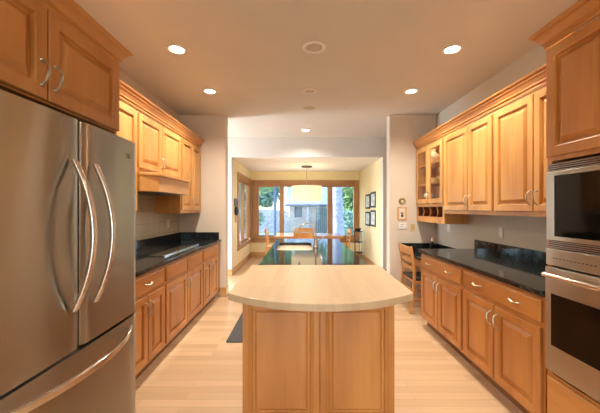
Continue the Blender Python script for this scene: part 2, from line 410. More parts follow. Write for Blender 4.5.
# glazed door at the end of the hall
d1 = window_struct('door_1')
m = MB(); m.box(-3.66, -3.62, 5.15, 5.27, .0, 2.2).box(-3.66, -3.62, 5.93, 6.05, .0, 2.2).box(-3.66, -3.62, 5.271, 5.929, 0, .25).box(-3.66, -3.62, 5.271, 5.929, 2.08, 2.2)
m.build('door_frame', 'white_trim', d1); MB().box(-3.645, -3.64, 5.271, 5.929, .251, 2.079).build('pane', 'window_glass', d1)

# baseboards
def bb(name, mb, mat): struct(name, mb, mat, bev=.004)
bb('baseboard_far_left', MB().box(-1.284, -1.175, YP-.016, YP-.001, 0, .15).box(-1.189, -1.175, YP, YP+.16, 0, .15), 'base_wood_x')
bb('baseboard_far_right', MB().box(1.415, 1.60, YP-.016, YP-.001, 0, .15).box(1.415, 1.429, YP, YP+.16, 0, .15), 'base_wood_x')
bb('baseboard_hall_left', MB().box(-3.57, -1.414, YH-.016, YH-.001, 0, .14), 'base_wood_x')
bb('baseboard_hall_right', MB().box(1.719, 3.57, YH-.016, YH-.001, 0, .14), 'base_wood_x')
bb('baseboard_dining_left', MB().box(-1.429, -1.414, YH, YB-.018, 0, .14), 'base_wood_y')
bb('baseboard_dining_right', MB().box(1.719, 1.734, YH, YB-.018, 0, .14), 'base_wood_y')
bb('baseboard_dining_back', MB().box(-1.413, 1.718, YB-.016, YB-.001, 0, .14), 'base_wood_x')
# tiled splash walls under the wall cabinets
struct('trim_1', MB().box(XL+.001, XL+.009, 1.80, YP-.002, 1.035, 1.62), 'wall_tile')
m = MB(); m.prism([(2.76, 1.04), (2.90, 1.04), (2.90, 1.58), (2.76, 1.58)], 'x', XL+.0095, XL+.013)
m.prism([(2.80, 1.08), (2.86, 1.08), (2.86, 1.54), (2.80, 1.54)], 'x', XL+.0135, XL+.016)
struct('trim_3', m, 'wall_tile_grey')
struct('trim_2', MB().box(XR-.009, XR-.001, 1.80, YP-.002, .87, 1.345), 'wall_tile_grey')

# ------------------------------------------------------------------ cabinets
FL, FR = -1.285, 1.475       # faces of the base cabinets
def base_cab(side, y0, y1, label, doors, drawers, group, handles_per_drawer):
    F = FL if side == 'L' else FR; W = XL if side == 'L' else XR; sg = 1 if side == 'L' else -1
    r = thing('base_cabinet', label, 'cabinet', ((F+W)/2, (y0+y1)/2, 0), group)
    m = MB(); e = .002
    poly = [(W+sg*.011, 0), (F-sg*.075, 0), (F-sg*.075, .10), (F, .10), (F, .877), (W+sg*.011, .877)]
    m.prism(poly, 'y', y0+e, y1-e)
    m.build('body', 'maple_v', r)
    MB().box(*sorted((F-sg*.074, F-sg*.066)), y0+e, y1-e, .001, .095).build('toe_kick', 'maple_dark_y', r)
    n = len(doors)-1
    for i in range(n):
        a, b = doors[i]+.006, doors[i+1]-.006
        d = raised_door(r, side, F, a, b, .125, .685)
        hu = b-.032 if i % 2 == 0 else a+.032
        pull(d, side, F, hu, .575)
    n = len(drawers)-1
    for i in range(n):
        a, b = drawers[i]+.006, drawers[i+1]-.006
        d = slab_drawer(r, side, F, a, b, .715, .855)
        for k in range(handles_per_drawer):
            pull(d, side, F, a+(b-a)*(k+.5)/handles_per_drawer, .785, vertical=False, L=.095)
    return r
g = 'base cabinets under the black counters'
base_cab('L', 2.17, 2.83, 'maple base cabinet beside the stainless refrigerator with a handled drawer above its door pair', [2.185, 2.50, 2.815], [2.185, 2.815], g, 1)
base_cab('L', 2.83, 3.92, 'wide maple base cabinet under the cooktop with two plain drawer fronts', [2.845, 3.375, 3.905], [2.845, 3.375, 3.905], g, 0)
base_cab('L', 3.92, 4.775, 'narrow-doored maple base cabinet between cooktop cabinet and wall end', [3.94, 4.28, 4.62], [3.94, 4.62], g, 0)
base_cab('R', 1.80, 2.70, 'maple base cabinet beside the wall oven with one wide two-handled drawer', [1.815, 2.255, 2.685], [1.815, 2.685], g, 2)
base_cab('R', 2.70, 3.63, 'maple base cabinet next to the desk and chair with one wide two-handled drawer', [2.715, 3.175, 3.615], [2.715, 3.615], g, 2)

def wall_cab(side, y0, y1, zb, label, edges, zt=2.375, F=None, hz=None, single_flip=False):
    W = XL if side == 'L' else XR; sg = 1 if side == 'L' else -1
    if F is None: F = W + sg*(.34 if side == 'L' else .31)
    r = thing('wall_cabinet', label, 'cabinet', ((F+W)/2, (y0+y1)/2, zb), 'maple wall cabinets')
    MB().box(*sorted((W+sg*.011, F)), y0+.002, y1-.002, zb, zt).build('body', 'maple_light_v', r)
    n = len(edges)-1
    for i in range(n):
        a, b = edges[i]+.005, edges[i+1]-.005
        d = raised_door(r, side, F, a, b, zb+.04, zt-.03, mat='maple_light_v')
        hu = b-.03 if (i % 2 == 0) != single_flip else a+.03
        pull(d, side, F, hu, (hz or zb+.15))
    return r
wall_cab('L', 1.80, 2.915, 1.345, 'two-door maple wall cabinet beside the refrigerator, before the range hood', [1.82, 2.36, 2.90])
wall_cab('L', 2.915, 3.985, 1.772, 'short two-door maple wall cabinet directly above the wooden range hood', [2.93, 3.42, 3.97], hz=1.93)
wall_cab('L', 3.985, 4.775, 1.345, 'tall narrow-doored maple wall cabinet beyond the range hood at the wall end', [4.00, 4.37, 4.76])
UR = 1.86
wall_cab('R', 1.80, 2.865, 1.345, 'two-door maple wall cabinet beside the tall oven cabinet', [1.88, 2.367, 2.85], zt=2.345, F=UR)
wall_cab('R', 2.865, 3.865, 1.345, 'two-door maple wall cabinet between the glass-door cabinet and its solid neighbour', [2.88, 3.295, 3.85], zt=2.345, F=UR)

# crown mouldings
def crown(name, path, zb, h, p, label, mat='maple_y'):
    prof = [(0, 0), (.14, 0), (.16, .10), (.10, .16), (.10, .22), (.28, .25), (.30, .33), (.26, .37), (.36, .46), (.50, .60), (.68, .70), (.70, .76), (.66, .79), (.84, .84), (.98, .92), (1.0, 1.0), (0, 1.0)]
    m = MB(); rings = []
    for P, d in path:
        rings.append([(P[0]+d[0]*(a*p), P[1]+d[1]*(a*p), zb+b*h) for a, b in prof])
    m.loft(rings)
    return tag(m.build(name, mat), label, 'crown molding')
crown('crown_molding', [((-1.587, 1.80), (1, 0)), ((-1.587, 4.785), (1, 0))], 2.378, .12, .066, 'long maple crown molding above the wall cabinets and range hood')
crown('crown_molding', [((UR-.003, 1.80), (-1, 0)), ((UR-.003, 4.785), (-1, 0))], 2.348, .12, .062, 'long maple crown molding above the glass-door and solid wall cabinets')
crown('crown_molding', [((-1.087, .80), (1, 0)), ((-1.087, 1.787), (1, 1)), ((-1.50, 1.787), (0, 1))], 2.27, .085, .06, 'short deep maple crown molding above the refrigerator cabinet')
crown('crown_molding', [((1.472, .96), (-1, 0)), ((1.472, 1.79), (-1, 1)), ((1.77, 1.79), (0, 1))], 2.36, .10, .065, 'maple crown molding on top of the tall oven cabinet')

# refrigerator enclosure with doors above
r = thing('refrigerator_cabinet', 'deep two-door maple cabinet over the stainless refrigerator', 'cabinet', (-1.5, 1.28, 0))
MB().box(XL+.011, -1.09, .80, 1.785, 1.86, 2.268).build('body', 'maple_v', r)
MB().box(XL+.011, -1.09, 1.765, 1.785, 0, 1.859).build('side_panel', 'maple_v', r)
MB().box(XL+.011, -1.09, .80, .82, 0, 1.859).build('side_panel', 'maple_v', r)
for i, (a, b) in enumerate(((.805, 1.272), (1.280, 1.78))):
    d = raised_door(r, 'L', -1.09, a, b, 1.868, 2.262)
    pull(d, 'L', -1.09, b-.03 if i == 0 else a+.03, 1.975)

# tall oven cabinet
r = thing('oven_cabinet', 'tall maple cabinet housing the wall oven and microwave', 'cabinet', (1.82, 1.38, 0))
m = MB(); X0 = FR
m.box(X0, XR-.011, 1.755, 1.786, 0.10, 2.358).box(X0, XR-.011, .97, 1.0, .10, 2.358)
m.box(X0, XR-.011, 1.0, 1.755, .10, .445).box(X0, XR-.011, 1.0, 1.755, 1.685, 2.358).box(X0+.07, XR-.011, .97, 1.786, 0, .10)
m.box(XR-.05, XR-.011, 1.0, 1.755, .445, 1.685)
m.build('body', 'maple_v', r)
d = raised_door(r, 'R', X0, 1.385, 1.775, 1.71, 2.345); pull(d, 'R', X0, 1.415, 1.85)
d = raised_door(r, 'R', X0, .98, 1.375, 1.71, 2.345); pull(d, 'R', X0, 1.345, 1.85)
d = slab_drawer(r, 'R', X0, .98, 1.775, .125, .43); pull(d, 'R', X0, 1.38, .30, vertical=False)

# wall oven + microwave
oy0, oy1 = 1.003, 1.763
r = thing('wall_oven', 'stainless built-in wall oven with black window and long bar handle, below the microwave', 'oven', (1.75, 1.38, .45))
MB().box(1.50, 2.05, 1.01, 1.75, .45, 1.17).build('oven_box', 'steel_dark', r)
MB().box(1.445, 1.474, oy0, oy1, 1.085, 1.18).build('control_panel', 'steel_oven', r, bev=.003)
d = MB().box(1.440, 1.474, oy0, oy1, .475, 1.075).build('door', 'steel_oven', r, bev=.004)
MB().box(1.436, 1.4395, oy0+.06, oy1-.045, .63, .925).build('window', 'glass_black', d, bev=.001)
m = MB(); m.tube([(1.395, oy0+.02, 1.035), (1.395, oy1-.045, 1.035)], .014, 14)
for y in (oy0+.05, oy1-.07): m.tube([(1.395, y, 1.035), (1.4395, y, 1.035)], .011, 10)
m.build('handle', 'steel_bar', d, smooth=True)
m = MB()
for k in range(12): m.box(1.4435, 1.4449, 1.46+.022*k, 1.472+.022*k, 1.125, 1.130)
m.build('control_markings', 'black_matte', r)
r = thing('microwave_oven', 'stainless built-in microwave with black glass between two vent grilles', 'microwave', (1.75, 1.38, 1.18))
MB().box(1.50, 1.95, 1.01, 1.75, 1.19, 1.67).build('microwave_box', 'steel_dark', r)
m = MB(); m.box(1.448, 1.474, oy0, oy1, 1.228, 1.25).box(1.448, 1.474, oy0, oy1, 1.597, 1.622).box(1.448, 1.474, oy1-.05, oy1, 1.25, 1.597).box(1.448, 1.474, oy0, oy0+.05, 1.25, 1.597)
m.build('trim_frame', 'steel_oven', r, bev=.002)
MB().box(1.452, 1.473, oy0+.051, oy1-.051, 1.251, 1.596).build('glass_door', 'glass_black', r, bev=.002)
MB().box(1.4495, 1.4515, 1.15, oy1-.075, 1.275, 1.572).build('window', 'glass_black', r)
for a, b in ((1.184, 1.227), (1.623, 1.668)):
    m = MB(); m.box(1.462, 1.474, oy0, oy1, a, b); v = m.build('vent_grille', 'vent_strip', r)
    m = MB()
    for k in range(4):
        z = a+.003+k*(b-a)/4; m.box(1.449, 1.4615, oy0, oy1, z, z+.0035)
    m.build('grille_slats', 'steel_oven', v)

# ------------------------------------------------------------------ glass-door cabinet with stem cubbies
r = thing('glass_cabinet', 'maple wall cabinet with two glass doors and a row of red-lined cubbies below', 'cabinet', (2.0, 4.3, 1.21), 'maple wall cabinets')
y0, y1, zt, xb = 3.868, 4.78, 2.345, XR-.011
m = MB(); m.box(UR, xb, y0, y0+.02, 1.21, zt).box(UR, xb, y1-.02, y1, 1.21, zt).box(UR, xb, y0+.02, y1-.02, zt-.03, zt)
m.box(UR, xb, y0+.02, y1-.02, 1.435, 1.475).box(UR, xb, y0+.02, y1-.02, 1.21, 1.29).box(xb-.012, xb, y0+.02, y1-.02, 1.475, zt-.03)
m.box(UR, UR+.02, y0+.02, y0+.045, 1.29, 1.435).box(UR, UR+.02, y1-.045, y1-.02, 1.29, 1.435)
m.build('body', 'maple_light_v', r)
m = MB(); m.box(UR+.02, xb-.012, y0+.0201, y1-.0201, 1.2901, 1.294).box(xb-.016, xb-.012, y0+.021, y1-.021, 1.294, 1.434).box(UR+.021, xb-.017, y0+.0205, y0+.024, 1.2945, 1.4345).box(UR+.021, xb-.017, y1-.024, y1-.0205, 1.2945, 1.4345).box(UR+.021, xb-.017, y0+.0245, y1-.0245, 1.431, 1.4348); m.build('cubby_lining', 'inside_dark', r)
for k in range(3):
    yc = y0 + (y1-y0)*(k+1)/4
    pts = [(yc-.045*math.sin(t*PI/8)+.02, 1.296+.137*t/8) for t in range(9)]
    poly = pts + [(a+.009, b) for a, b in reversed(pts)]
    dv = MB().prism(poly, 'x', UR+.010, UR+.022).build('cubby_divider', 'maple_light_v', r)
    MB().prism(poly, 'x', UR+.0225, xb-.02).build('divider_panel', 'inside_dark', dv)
for z in (1.76, 2.05): MB().box(UR+.03, xb-.013, y0+.021, y1-.021, z, z+.014).build('shelf', 'maple_light_y', r)
for i, (a, b) in enumerate(((3.885, 4.318), (4.326, 4.765))):
    m = MB(); fw = .062; za, zb_ = 1.485, zt-.03
    m.box(UR-.021, UR-.0015, a, a+fw, za, zb_).box(UR-.021, UR-.0015, b-fw, b, za, zb_).box(UR-.021, UR-.0015, a+fw, b-fw, za, za+fw).box(UR-.021, UR-.0015, a+fw, b-fw, zb_-fw, zb_)
    d = m.build('door', 'maple_light_v', r, bev=.003)
    MB().box(UR-.012, UR-.009, a+fw+.0005, b-fw-.0005, za+fw+.0005, zb_-fw-.0005).build('pane', 'cabinet_glass', d)
    pull(d, 'R', UR, b-.03 if i == 0 else a+.03, 1.60)
add_light('cabinet_fill_light', 'AREA', (1.97, 4.32, 2.31), .45, (1, .86, .66), direction=(0, 0, -1), shape='RECTANGLE', size=.12, size_y=.6)  # added lamp without a fixture, brightens the inside of the glass cabinet
def bowl(x, y, z, R, h, label, mat='china'):
    o = MB().lathe([(.001, .004), (R*.35, .004), (R*.4, 0), (R*.45, .004), (R*.85, h*.6), (R, h), (R*.96, h), (R*.8, h*.62), (R*.4, .012), (.001, .01)], (x, y, z), 20).build('serving_bowl', mat, smooth=True)
    return tag(o, label, 'bowl', 'dishes in the glass cabinet')
bowl(2.0, 4.50, 1.774, .11, .09, 'cream bowl on the middle shelf behind the farther glass door')
bowl(2.0, 4.10, 1.774, .13, .08, 'wide cream bowl on the middle shelf behind the nearer glass door')
for k, y in enumerate((4.52, 4.08)):
    o = MB().lathe([(.001, 0), (.04, 0), (.012, .01), (.012, .07), (.045, .10), (.05, .16), (.047, .16), (.04, .10), (.001, .08)], (1.98, y, 1.476), 16).build('goblet', 'china_white', smooth=True)
    tag(o, ['pale goblet on the bottom shelf behind the farther glass door', 'pale goblet on the bottom shelf behind the nearer glass door'][k], 'goblet', 'dishes in the glass cabinet')
o = MB().lathe([(.001, 0), (.06, 0), (.10, .06), (.105, .11), (.06, .17), (.035, .19), (.04, .23), (.033, .23), (.028, .19), (.001, .18)], (2.0, 4.5, 2.065), 20).build('pitcher', 'china', smooth=True)
tag(o, 'rounded cream pitcher on the top shelf of the glass cabinet', 'pitcher', 'dishes in the glass cabinet')

# ------------------------------------------------------------------ range hood
r = thing('range_hood', 'maple-clad range hood with angled ends above the cooktop', 'range hood', (-1.6, 3.4, 1.58))
def hood_poly(o): return [(XL+.012, 2.88), (-1.57, 2.88-o), (-1.42+o, 3.02-o*.6), (-1.42+o, 3.80+o*.6), (-1.57, 3.95+o), (XL+.012, 3.95)]
hp = [(XL+.012, 2.925), (-1.56, 2.925), (-1.42, 3.02), (-1.42, 3.80), (-1.56, 3.975), (XL+.012, 3.975)]
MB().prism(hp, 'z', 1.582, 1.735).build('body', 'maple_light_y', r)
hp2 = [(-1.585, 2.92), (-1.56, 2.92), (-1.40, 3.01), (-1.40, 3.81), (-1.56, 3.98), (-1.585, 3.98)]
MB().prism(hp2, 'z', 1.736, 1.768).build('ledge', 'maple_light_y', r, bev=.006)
m = MB(); m.box(-1.87, -1.48, 3.05, 3.40, 1.572, 1.5815).box(-1.87, -1.48, 3.42, 3.78, 1.572, 1.5815); m.build('filter', 'steel_dark', r)

# ------------------------------------------------------------------ counters
def granite_slab(name, x0, x1, y0, y1, z0, z1, label, cat, bev=.006):
    return tag(MB().box(x0, x1, y0, y1, z0, z1).build(name, 'granite', bev=bev), label, cat)
c = thing('countertop', 'black granite countertop with low splash along the cooktop wall', 'countertop', (-1.62, 3.29, .88))
MB().box(XL+.011, -1.255, 1.80, YP-.002, .88, .918).build('slab', 'granite', c, bev=.006)
m = MB(); m.box(XL+.011, XL+.035, 1.80, YP-.002, .9185, 1.033).box(XL+.035, -1.29, YP-.026, YP-.002, .9185, 1.033); m.build('backsplash', 'granite', c, bev=.002)
c = thing('countertop', 'black granite countertop with low splash beside the wall oven', 'countertop', (1.8, 2.73, .88))
MB().box(1.445, XR-.011, 1.79, 3.675, .88, .918).build('slab', 'granite', c, bev=.006)
MB().box(XR-.035, XR-.011, 1.79, 3.675, .9185, 1.03).build('backsplash', 'granite', c, bev=.002)

r = thing('cooktop', 'black glass cooktop with bright steel front trim set in the left counter', 'cooktop', (-1.6, 3.55, .919))
m = MB(); m.box(-1.85, -1.42, 3.05, 4.05, .9185, .924); m.build('glass_surface', 'black_gloss', r, bev=.002)
MB().box(-1.419, -1.375, 3.05, 4.08, .9185, .929).build('front_trim', 'chrome', r, bev=.002)

# ------------------------------------------------------------------ desk nook
r = thing('built_in_desk', 'low black-topped maple desk between base cabinet and wall end', 'desk', (1.9, 4.2, 0))
MB().box(1.60, XR-.011, 3.68, YP-.002, .72, .75).build('desktop', 'granite', r, bev=.004)
m = MB(); m.box(XR-.034, XR-.011, 3.68, YP-.026, .7505, .86).box(1.60, XR-.011, YP-.0255, YP-.002, .7505, .86); m.build('backsplash', 'granite', r, bev=.002)
MB().box(1.66, XR-.06, 3.68, YP-.02, .59, .718).build('apron', 'maple_y', r)
slab_drawer(r, 'R', 1.66, 3.78, 4.60, .605, .71)
MB().box(1.64, XR-.011, 3.64, 3.675, 0, .719).build('side_panel', 'maple_v', r)
MB().box(XR-.055, XR-.011, 3.68, YP-.02, 0, .719).build('back_panel', 'inside_dark', r)  # kneehole shadow put into the panel's dark brown-red colour
r = thing('bottle', 'small dark bottle with gold neck standing on the black desktop', 'bottle', (2.04, 4.62, .751))
MB().lathe([(.001, 0), (.045, 0), (.048, .01), (.048, .10), (.02, .135), (.016, .15), (.001, .15)], (2.04, 4.62, .751), 18).build('glass_body', 'black_gloss', r, smooth=True)
MB().lathe([(.001, .1505), (.018, .1505), (.018, .20), (.001, .20)], (2.04, 4.62, .751), 14).build('cap', 'brass', r, smooth=True)
o = MB().lathe([(.001, 0), (.03, 0), (.055, .05), (.052, .05), (.028, .008), (.001, .008)], (2.02, 4.36, .751), 18).build('small_dish', 'china', smooth=True)
tag(o, 'small tan dish on the desktop beside the dark bottle', 'dish')

# ------------------------------------------------------------------ refrigerator
r = thing('refrigerator', 'large stainless french-door refrigerator with bottom freezer drawer', 'refrigerator', (-1.4, 1.305, 0))
MB().box(-1.86, -1.03, .868, 1.748, .03, 1.77).build('body', 'steel_dark', r, bev=.004)
def fridge_front(y0, y1, z0, z1, name, round_lo=True, round_hi=True):
    poly = []; n = 18; yc = 1.305; hw = .447
    for i in range(n+1):
        y = y0+(y1-y0)*i/n
        x = -.948 - .009*((y-yc)/hw)**2 - .004*((2*(y-y0)/(y1-y0)-1)**4)
        e = min((y-y0) if round_lo else 9, (y1-y) if round_hi else 9)
        if e < .012: x -= .012*(1-math.sqrt(max(0, 1-(1-e/.012)**2)))
        poly.append((x, y))
    poly += [(-1.025, y1), (-1.025, y0)]
    return MB().prism(poly, 'z', z0, z1).build(name, 'steel', r, smooth=True)
dl = fridge_front(.858, 1.303, .812, 1.79, 'door')
dr = fridge_front(1.308, 1.775, .812, 1.79, 'door')
fz = fridge_front(.858, 1.775, .09, .798, 'freezer_drawer')
MB().box(-1.02, -.99, .87, 1.74, .03, .085).build('kick_grille', 'steel_dark', r)
def bow_handle(parent, P, Q, bow, w1, w2, outv=Vector((1, 0, 0))):
    P, Q = Vector(P), Vector(Q); pts = []
    for i in range(25):
        t = i/24; s = 2*t-1; pts.append(P.lerp(Q, t) + outv*(bow*(1-s*s)+.004))
    return MB().bar(pts, w1, w2, (0, 1, 0) if abs((Q-P).z) > .3 else (0, 0, 1)).build('handle', 'steel_bar', parent, bev=.004)
bow_handle(dl, (-.940, 1.243, 1.612), (-.940, 1.243, .985), .082, .014, .008)
bow_handle(dr, (-.938, 1.367, 1.612), (-.938, 1.367, .985), .082, .014, .008)
bow_handle(fz, (-.945, .93, .745), (-.950, 1.68, .745), .085, .014, .009)
m = MB(); m.box(-.9705, -.9535, 1.585, 1.685, 1.690, 1.712)
bd = m.build('name_badge', 'steel_dark', dr)
m = MB()
for k in range(6): m.box(-.9533, -.9520, 1.592+.0155*k, 1.601+.0155*k, 1.696, 1.706)
m.build('embossed_marks', 'nickel', bd)

# ------------------------------------------------------------------ island
IX0, IX1, IY0, IY1 = -.343, .564, 1.80, 4.84
r = thing('kitchen_island', 'long maple island with framed end panels and drawers down one side', 'island', (.11, 3.3, 0))
m = MB(); m.box(IX0+.02, IX1-.02, IY0+.03, 3.45, .0, .868).box(IX0+.02, IX1-.02, 4.45, IY1, 0, .868).box(IX0+.02, -.34, 3.45, 4.45, 0, .868).box(.20, IX1-.02, 3.45, 4.45, 0, .868).box(-.34, .20, 3.45, 4.45, 0, .60)
m.build('body', 'maple_v', r)
MB().box(IX0, IX1, IY0+.012, IY0+.0295, .09, .868).build('end_frame', 'maple_v', r)
def framed(a, b):
    m = MB(); fl = .058; t = .022; P = IY0+.012
    prof = [(0, .0005), (0, t-.002), (.002, t), (fl-.024, t), (fl-.020, t-.003), (fl-.005, t-.011), (fl, t-.0205), (fl+.012, t-.0205), (fl+.024, t-.010), (fl+.027, t-.009)]
    rings_panel(m, 'F', P, a, b, .125, .866, prof)
    return m.build('end_panel', 'maple_v', r)
framed(IX0, .117); framed(.119, IX1)
MB().box(IX0-.005, IX1+.005, IY0+.001, IY0+.012, .0, .1235).build('base_rail', 'maple_x', r)
zs = [(.11, .365), (.385, .555), (.575, .715), (.733, .85)]
for a, b in zs:
    d = slab_drawer(r, 'R', IX0+.02, 1.86, 2.58, a, b, t=.03); pull(d, 'R', IX0+.02, 2.22, (a+b)/2, vertical=False, out0=.03)
for a, b in ((2.62, 3.13), (3.14, 3.66), (4.02, 4.42)):
    d = raised_door(r, 'R', IX0+.02, a, b, .125, .85, mat='maple_v')
# wood top with bowed front
m = MB(); pts = []
zt = .918; xa, xb = -.418, .658; yc = 1.765
N_ = 28
for i in range(N_+1):
    t = i/N_; x = xa+(xb-xa)*t; s = 2*t-1
    y = 1.545 + .20*abs(s)**2.1 - 0
    pts.append((x, y))
pts += [(xb+.006, 1.775), (xb+.030, 2.62), (xa-.004, 2.62), (xa-.004, 1.775)]
tag(m.prism(pts, 'z', .876, zt).build('butcher_block_top', 'butcher', bev=.005, seg=3), 'pale butcher-block countertop with bowed front edge on the near end of the island', 'countertop')
# granite island top with sink opening
tx0, tx1, ty0, ty1 = -.365, .605, 2.623, 4.90
sx0, sx1, sy0, sy1, cr = -.285, .155, 3.55, 4.36, .07
def rrect(x0, x1, y0, y1, c, n=5):
    out = []
    for cx, cy, a0 in ((x1-c, y1-c, 0), (x0+c, y1-c, 90), (x0+c, y0+c, 180), (x1-c, y0+c, 270)):
        for k in range(n+1):
            a = math.radians(a0+90*k/n); out.append((cx+c*math.cos(a), cy+c*math.sin(a)))
    return out
hole = rrect(sx0, sx1, sy0, sy1, cr)
def outer(p):
    cx, cy = (sx0+sx1)/2, (sy0+sy1)/2; dx, dy = p[0]-cx, p[1]-cy
    t = min(((tx1 if dx > 0 else tx0)-cx)/dx if abs(dx) > 1e-9 else 1e9, ((ty1 if dy > 0 else ty0)-cy)/dy if abs(dy) > 1e-9 else 1e9)
    return (cx+dx*t, cy+dy*t)
seq = []
corners = [(tx1, ty1), (tx0, ty1), (tx0, ty0), (tx1, ty0)]
angs = [math.atan2(p[1]-(sy0+sy1)/2, p[0]-(sx0+sx1)/2) for p in hole]
outp = [outer(p) for p in hole]
# snap the outer point closest (by angle) to each corner onto the corner
for cxy in corners:
    i = min(range(len(outp)), key=lambda k: (outp[k][0]-cxy[0])**2+(outp[k][1]-cxy[1])**2); outp[i] = cxy
bm = MB(); B = bm.bm
rt = [[B.verts.new((p[0], p[1], z)) for p in ring] for ring, z in ((hole, .888), (hole, .916), (outp, .916), (outp, .878), )]
rt.append([B.verts.new((p[0], p[1], .878)) for p in hole])
n = len(hole)
for a, b in zip(rt, rt[1:]):
    for i in range(n): bm.f([a[i], a[(i+1) % n], b[(i+1) % n], b[i]])
for i in range(n): bm.f([rt[-1][i], rt[-1][(i+1) % n], rt[0][(i+1) % n], rt[0][i]])
tag(bm.build('island_countertop', 'granite'), 'mirror-polished black granite top on the far part of the island', 'countertop')
m = MB(); h2 = rrect(sx0-.008, sx1+.008, sy0-.008, sy1+.008, cr); h3 = rrect(sx0+.02, sx1-.02, sy0+.02, sy1-.02, .06); h4 = rrect(sx0-.02, sx1+.02, sy0-.02, sy1+.02, cr)
m.loft([[(x, y, .866) for x, y in h4], [(x, y, .8765) for x, y in h4], [(x, y, .8765) for x, y in h2], [(x, y, .70) for x, y in h3], [(x, y, .69) for x, y in h3], [(x, y, .66) for x, y in h4]])
s = thing('sink', 'biscuit-coloured undermount sink in the black island top', 'sink', ((sx0+sx1)/2, (sy0+sy1)/2, .66))
m.build('basin', 'biscuit', s, smooth=True)
MB().lathe([(.001, .0), (.035, .0), (.04, .003), (.04, -.0)], (-.07, 3.95, .7015), 16).build('drain', 'chrome', s)
f = thing('faucet', 'tall chrome gooseneck faucet beside the island sink', 'faucet', (.20, 3.80, .917))
MB().lathe([(.001, 0), (.032, 0), (.032, .01), (.024, .02), (.022, .10), (.018, .12), (.001, .12)], (.20, 3.80, .917), 18).build('base', 'nickel', f, smooth=True)
pts = [(.20, 3.80, .917+.12), (.20, 3.80, 1.13)]
for k in range(1, 13):
    a = PI*k/13; pts.append((.20-.105+.105*math.cos(a), 3.80, 1.13+.095*math.sin(a)))
pts.append((-.01, 3.80, 1.10))
MB().tube(pts, [.0085]*(len(pts)-2)+[.011, .012], 12).build('spout', 'nickel', f, smooth=True)
MB().tube([(.223, 3.80, 1.0), (.27, 3.79, 1.03), (.30, 3.785, 1.06)], [.009, .007, .006], 10).build('lever', 'chrome', f, smooth=True)

tag(MB().box(-.78, -.42, 3.15, 4.45, .0005, .012).build('floor_mat', 'mat_rubber', bev=.004), 'dark grey floor mat beside the island on the cooktop side', 'mat')

# ------------------------------------------------------------------ chairs
def ladder_chair(name, label, loc, rz, slats=3, solid=False, group=None, wood_m='chair_wood', seat_m='cushion'):
    """faces local +y; rear posts at y = 0"""
    r = thing(name, label, 'chair', loc, group, local=True); r.rotation_euler = (0, 0, rz)
    hw = .225
    def yb(z): return .055 - .055*abs((z-.50)/.42)**1.6 if z > .5 else .055 - .055*((.50-z)/.5)**1.6
    for s in (-1, 1):
        MB().bar([(s*hw, yb(z), z) for z in [i*.05 for i in range(19)]], .012, .019, (1, 0, 0)).build('leg', wood_m, r, bev=.004)
        MB().bar([(s*(hw-.005), .46, 0), (s*(hw-.005), .46, .42)], .016, .016, (1, 0, 0)).build('leg', wood_m, r, bev=.004)
    def slat(z0, z1, nm):
        m = MB(); rings = []
        for i in range(9):
            t = i/8; x = -(hw-.012)+2*(hw-.012)*t; bow = -.025*(1-(2*t-1)**2); y = yb((z0+z1)/2)
            up = .012*(1-(2*t-1)**2) if nm == 'crest_rail' else 0
            dy = yb(z1)-yb(z0)
            rings.append([(x, y+bow-.008-dy/2, z0), (x, y+bow+.008-dy/2, z0), (x, y+bow+.008+dy/2, z1+up), (x, y+bow-.008+dy/2, z1+up)])
        m.loft(rings).build(nm, wood_m, r, smooth=True)
    if solid:
        slat(.70, .86, 'back_panel'); slat(.88, .955, 'crest_rail')
    else:
        slat(.785, .885, 'crest_rail')
        for k in range(slats-1): slat(.69-k*.11, .735-k*.11, 'back_slat')
    m = MB(); m.box(-hw+.013, hw-.013, .06, .475, .40, .435); m.build('seat_frame', wood_m, r, bev=.004)
    MB().box(-hw+.01, hw-.01, .05, .48, .436, .475).build('seat', seat_m, r, bev=.012, seg=3)
    m = MB()
    for s in (-1, 1): m.box(s*(hw-.005)-.009, s*(hw-.005)+.009, .04, .445, .17, .195)
    m.box(-hw+.012, hw-.012, .451, .467, .24, .265); m.box(-hw+.012, hw-.012, .02, .035, .30, .325)
    m.build('stretcher', wood_m, r)
    return r
ladder_chair('desk_chair', 'honey wood ladder-back chair with dark seat pulled up to the low desk', (1.475, 4.24, 0), -PI/2)
# dining table
tcx, tcy = .22, 7.62
r = thing('dining_table', 'light wood dining table in front of the wide window', 'table', (tcx, tcy, 0))
MB().box(tcx-.83, tcx+.83, tcy-.45, tcy+.45, .722, .752).build('tabletop', 'table_wood', r, bev=.006)
m = MB(); m.box(tcx-.72, tcx+.72, tcy-.36, tcy-.34, .64, .7215).box(tcx-.72, tcx+.72, tcy+.34, tcy+.36, .64, .7215); m.build('apron', 'table_wood', r)
for sx in (-1, 1):
    for sy in (-1, 1):
        MB().prism([(tcx+sx*.72-.03, tcy+sy*.37-.03), (tcx+sx*.72+.03, tcy+sy*.37-.03), (tcx+sx*.72+.03, tcy+sy*.37+.03), (tcx+sx*.72-.03, tcy+sy*.37+.03)], 'z', 0, .7215).build('leg', 'table_wood', r, bev=.004)
ladder_chair('dining_chair', 'light wood dining chair with solid back panel on the near side of the table', (.09, 6.85, 0), 0, solid=True, group='chairs around the dining table')
ladder_chair('dining_chair', 'light wood ladder-back dining chair by the side window end of the table', (-.87, 7.62, 0), -PI/2, seat_m='chair_wood', group='chairs around the dining table')
ladder_chair('dining_chair', 'light wood ladder-back dining chair at the table end beside the iron stand', (1.27, 7.62, 0), PI/2, seat_m='chair_wood', group='chairs around the dining table')
